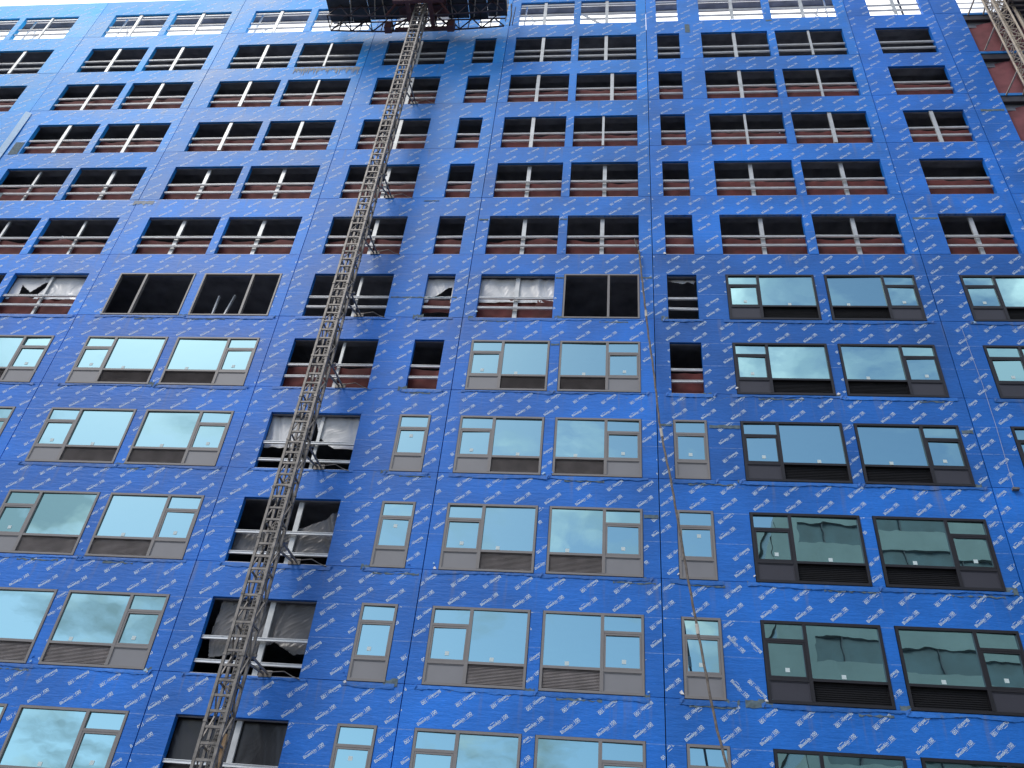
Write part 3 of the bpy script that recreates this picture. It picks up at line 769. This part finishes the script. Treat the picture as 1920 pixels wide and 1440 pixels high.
# ------------------------------------------------------------------ rope
RP = [(0.93,-.10,24.14),(0.945,-.125,23.98),(1.078,-.266,21.723),(1.181,-.367,20.032),(1.295,-.448,18.69),(1.412,-.57,16.644),(1.538,-.638,15.521),(1.662,-.691,14.637),(1.761,-.751,13.633),(1.954,-.861,11.795),(2.071,-.922,10.787),(2.307,-1.042,8.791),(2.401,-1.083,8.101),(2.55,-1.128,7.342),(3.0,-1.35,4.0),(3.3,-1.55,.05),(3.8,-1.9,.03)]
pts = []
for a, b in zip(RP[:-1], RP[1:]):
    L = (Vector(b)-Vector(a)).length; n = max(1, int(L/.25))
    for k in range(n):
        p = Vector(a).lerp(Vector(b), k/n); pts.append((p.x+.006*math.sin(p.z*9), p.y, p.z))
pts.append(RP[-1])
mb = MB(); mb.tube(pts, .030, 7)
rp = mb.build('hanging_rope', ROPE, smooth=True); tag(rp, 'long frayed brown rope hanging slantwise across the facade from an open window', 'rope')
mb = MB()
for k in (12, 30, 52, 70):
    if k < len(pts)-1: mb.tube([pts[k], pts[k+1]], .042, 7)
kn = mb.build('knot', simple('pale_tape', (.5,.47,.42), .7)); kn.parent = rp
mb = MB(); mb.tube([(.96,-.06,24.12),(.90,.05,24.45),(.86,.12,24.9),(.80,.1,25.0),(.84,.02,24.6),(.93,-.04,24.2)], .014, 6); t_ = mb.build('tail', ROPE, smooth=True); t_.parent = rp

WIRE = [(10.509, -0.05, 20.838), (10.582, -0.05, 18.599), (10.58, -0.05, 17.086), (10.52, -0.05, 15.099)]
mb = MB(); mb.tube(WIRE, .006, 5)
wr_ = mb.build('hanging_wire', simple('pale_wire', (.40,.46,.60), .6)); tag(wr_, 'thin pale wire hanging down the blue wrap right of the upper black framed windows', 'wire')
mb = MB(); e_ = WIRE[-1]; mb.box(e_[0]-.05, e_[0]+.12, -.10, -.005, e_[2]-.06, e_[2]); b_ = mb.build('bracket', MAST); b_.parent = wr_

# ------------------------------------------------------------------ hoist mast and car, upper right
hm = empty('hoist_mast', (15.2, -1.3, 0)); tag(hm, 'beige steel lattice hoist mast in the top right corner', 'hoist mast')
HX0, HX1, HY0, HY1 = 14.97, 15.43, -1.5, -1.04
for x in (HX0, HX1):
    for y in (HY0, HY1):
        mb = MB(); mb.tube([(x, y, .01), (x, y, 44)], .038, 8); MP(mb, 'chord', BEIGE, root_=hm)
mb = MB(); z = .3; k = 0
while z < 43.4:
    for y in (HY0, HY1):
        mb.bar((HX0, y, z), (HX1, y, z), .03); 
        a, b = (HX0, HX1) if k % 2 else (HX1, HX0); mb.bar((a, y, z+.02), (b, y, z+.5), .026)
    for x in (HX0, HX1):
        mb.bar((x, HY0, z), (x, HY1, z), .03); a, b = (HY0, HY1) if k % 2 else (HY1, HY0); mb.bar((x, a, z+.02), (x, b, z+.5), .026)
    z += .52; k += 1
tag(MP(mb, 'lattice', BEIGE, root_=hm), kind='stuff')
for z in (6, 15, 24, 33, 36.2, 39):
    for xa, xb in ((HX1, HX1+.1), (HX0, HX0-.05)): mb = MB(); mb.bar((xa, HY1, z), (xb, .0, z), .05); MP(mb, 'wall_tie', BEIGE, root_=hm)
mb = MB(); mb.tube([(15.85,-1.25,.01),(15.85,-1.25,44)], .055, 8); mb.tube([(16.15,-1.0,.01),(16.15,-1.0,44)], .04, 8)
for z in np.arange(2, 43, 3.0): mb.bar((HX1, HY0+.2, z), (16.15, -1.0, z), .04)
MP(mb, 'guide_pipe', BEIGE, root_=hm)
hc = empty('hoist_car', (16.4, -1.9, 37.6)); tag(hc, 'grey caged hoist car behind the beige lattice mast, cut by the top right corner', 'hoist car')
CX0, CX1, CY0, CY1, CZ0, CZ1 = 15.55, 17.2, -1.75, -.35, 37.4, 40.0
mb = MB(); mb.box(CX0, CX1, CY0, CY1, CZ0, CZ0+.08); MP(mb, 'floor', DKMETAL, root_=hc)
mb = MB(); mb.box(CX0, CX1, CY0, CY1, CZ1, CZ1+.06); MP(mb, 'roof', DKMETAL, root_=hc)
mb = MB()
for x in (CX0, CX1):
    for y in (CY0, CY1): mb.bar((x, y, CZ0+.08), (x, y, CZ1), .06)
for z in (CZ0+.5, CZ0+1.0, CZ0+1.6, CZ0+2.2):
    mb.bar((CX0, CY0, z), (CX1, CY0, z), .03); mb.bar((CX0, CY0, z), (CX0, CY1, z), .03); mb.bar((CX0, CY1, z), (CX1, CY1, z), .03)
for k in range(12): x = CX0+.14*k; mb.bar((x, CY0, CZ0+.08), (x, CY0, CZ1), .012); mb.bar((x, CY1, CZ0+.08), (x, CY1, CZ1), .012)
for k in range(5): mb.bar((CX0, CY0+.2*k, CZ0-.25), (CX1, CY0+.2*k, CZ0-.25), .05)
mb.bar((CX0, CY0, CZ0-.25), (CX0, CY1, CZ0-.25), .06); mb.bar((CX0, CY0, CZ0-.25), (CX0+.9, CY1, CZ0+.0), .05); mb.bar((CX0, CY0, CZ0+.1), (CX1, CY0, CZ0+1.1), .04)
MP(mb, 'cage', MAST, root_=hc)

# ------------------------------------------------------------------ odds and ends lying on the floors
def bundle(name, x0, x1, y, z, h, m, label, cat):
    mb = MB(); n = 3
    for k in range(n):
        a = x0+(x1-x0)*k/n; b = a+(x1-x0)/n-.03
        mb.box(a, b, y, y+.4, z+.02*k, z+h-.03*(k % 2))
        mb.box(a+.04, b-.04, y+.03, y+.37, z+h-.03*(k % 2)+.002, z+h+.03)
    o = mb.build(name, m); tag(o, label, cat)
bundle('insulation_pack', 11.35, 12.8, .42, B(3)-.30, .75, PINK, 'pale pink wrapped packs behind the rails of the rightmost fourth row opening', 'packs')
mb = MB(); mb.bar((-2.25,.42,B(5)+.05),(-1.98,.46,B(5)+.42),.22,.30); mb.bar((-2.3,.44,B(5)-.3),(-2.2,.44,B(5)+.05),.16,.2)
tag(mb.build('debris_bag', PINK), 'pale pink bag slumped in the corner of an opening left of the rope top', 'bag')

# ------------------------------------------------------------------ ground and the building across the street
mb = MB(); mb.add([(-600,-600,0),(600,-600,0),(600,600,0),(-600,600,0)], [(0,1,2,3)]); tag(mb.build('ground', ASPH), kind='structure')
mb = MB(); mb.box(-60, 60, -5.0, -.02, .004, .13); tag(mb.build('pavement', PAVE), kind='structure')
mb = MB(); mb.box(-60, 60, -44.6, -40, .004, .13); tag(mb.build('pavement', PAVE), kind='structure')
ob = empty('office_block', (30, -55, 0)); tag(ob, 'pale banded office block seen only as a reflection in the black framed windows', 'building')
OX0, OX1, OY = 13.4, 60, -45.0
mb = MB(); mb.box(OX0, OX1, -65, OY-.3, 0, 44.4); MP(mb, 'core', FGLS, root_=ob)
for k in range(12):
    mb = MB(); mb.box(OX0-.15, OX1, OY-.29, OY, .9+k*3.7, 2.7+k*3.7); mb.box(OX0-.15, OX0-.003, -65, OY-.295, .9+k*3.7, 2.7+k*3.7)
    MP(mb, 'cladding_band', FCON, root_=ob)
mb = MB()
for k in range(9): mb.box(OX0+k*5.2, OX0+k*5.2+.10, OY-.29, OY-.1, 0, 44)
MP(mb, 'window_post', BLKP, root_=ob)
mb = MB(); mb.box(OX0-.15, OX0+3.2, OY-.28, OY+.03, 0, 44.6); MP(mb, 'corner_pier', FCON, root_=ob)
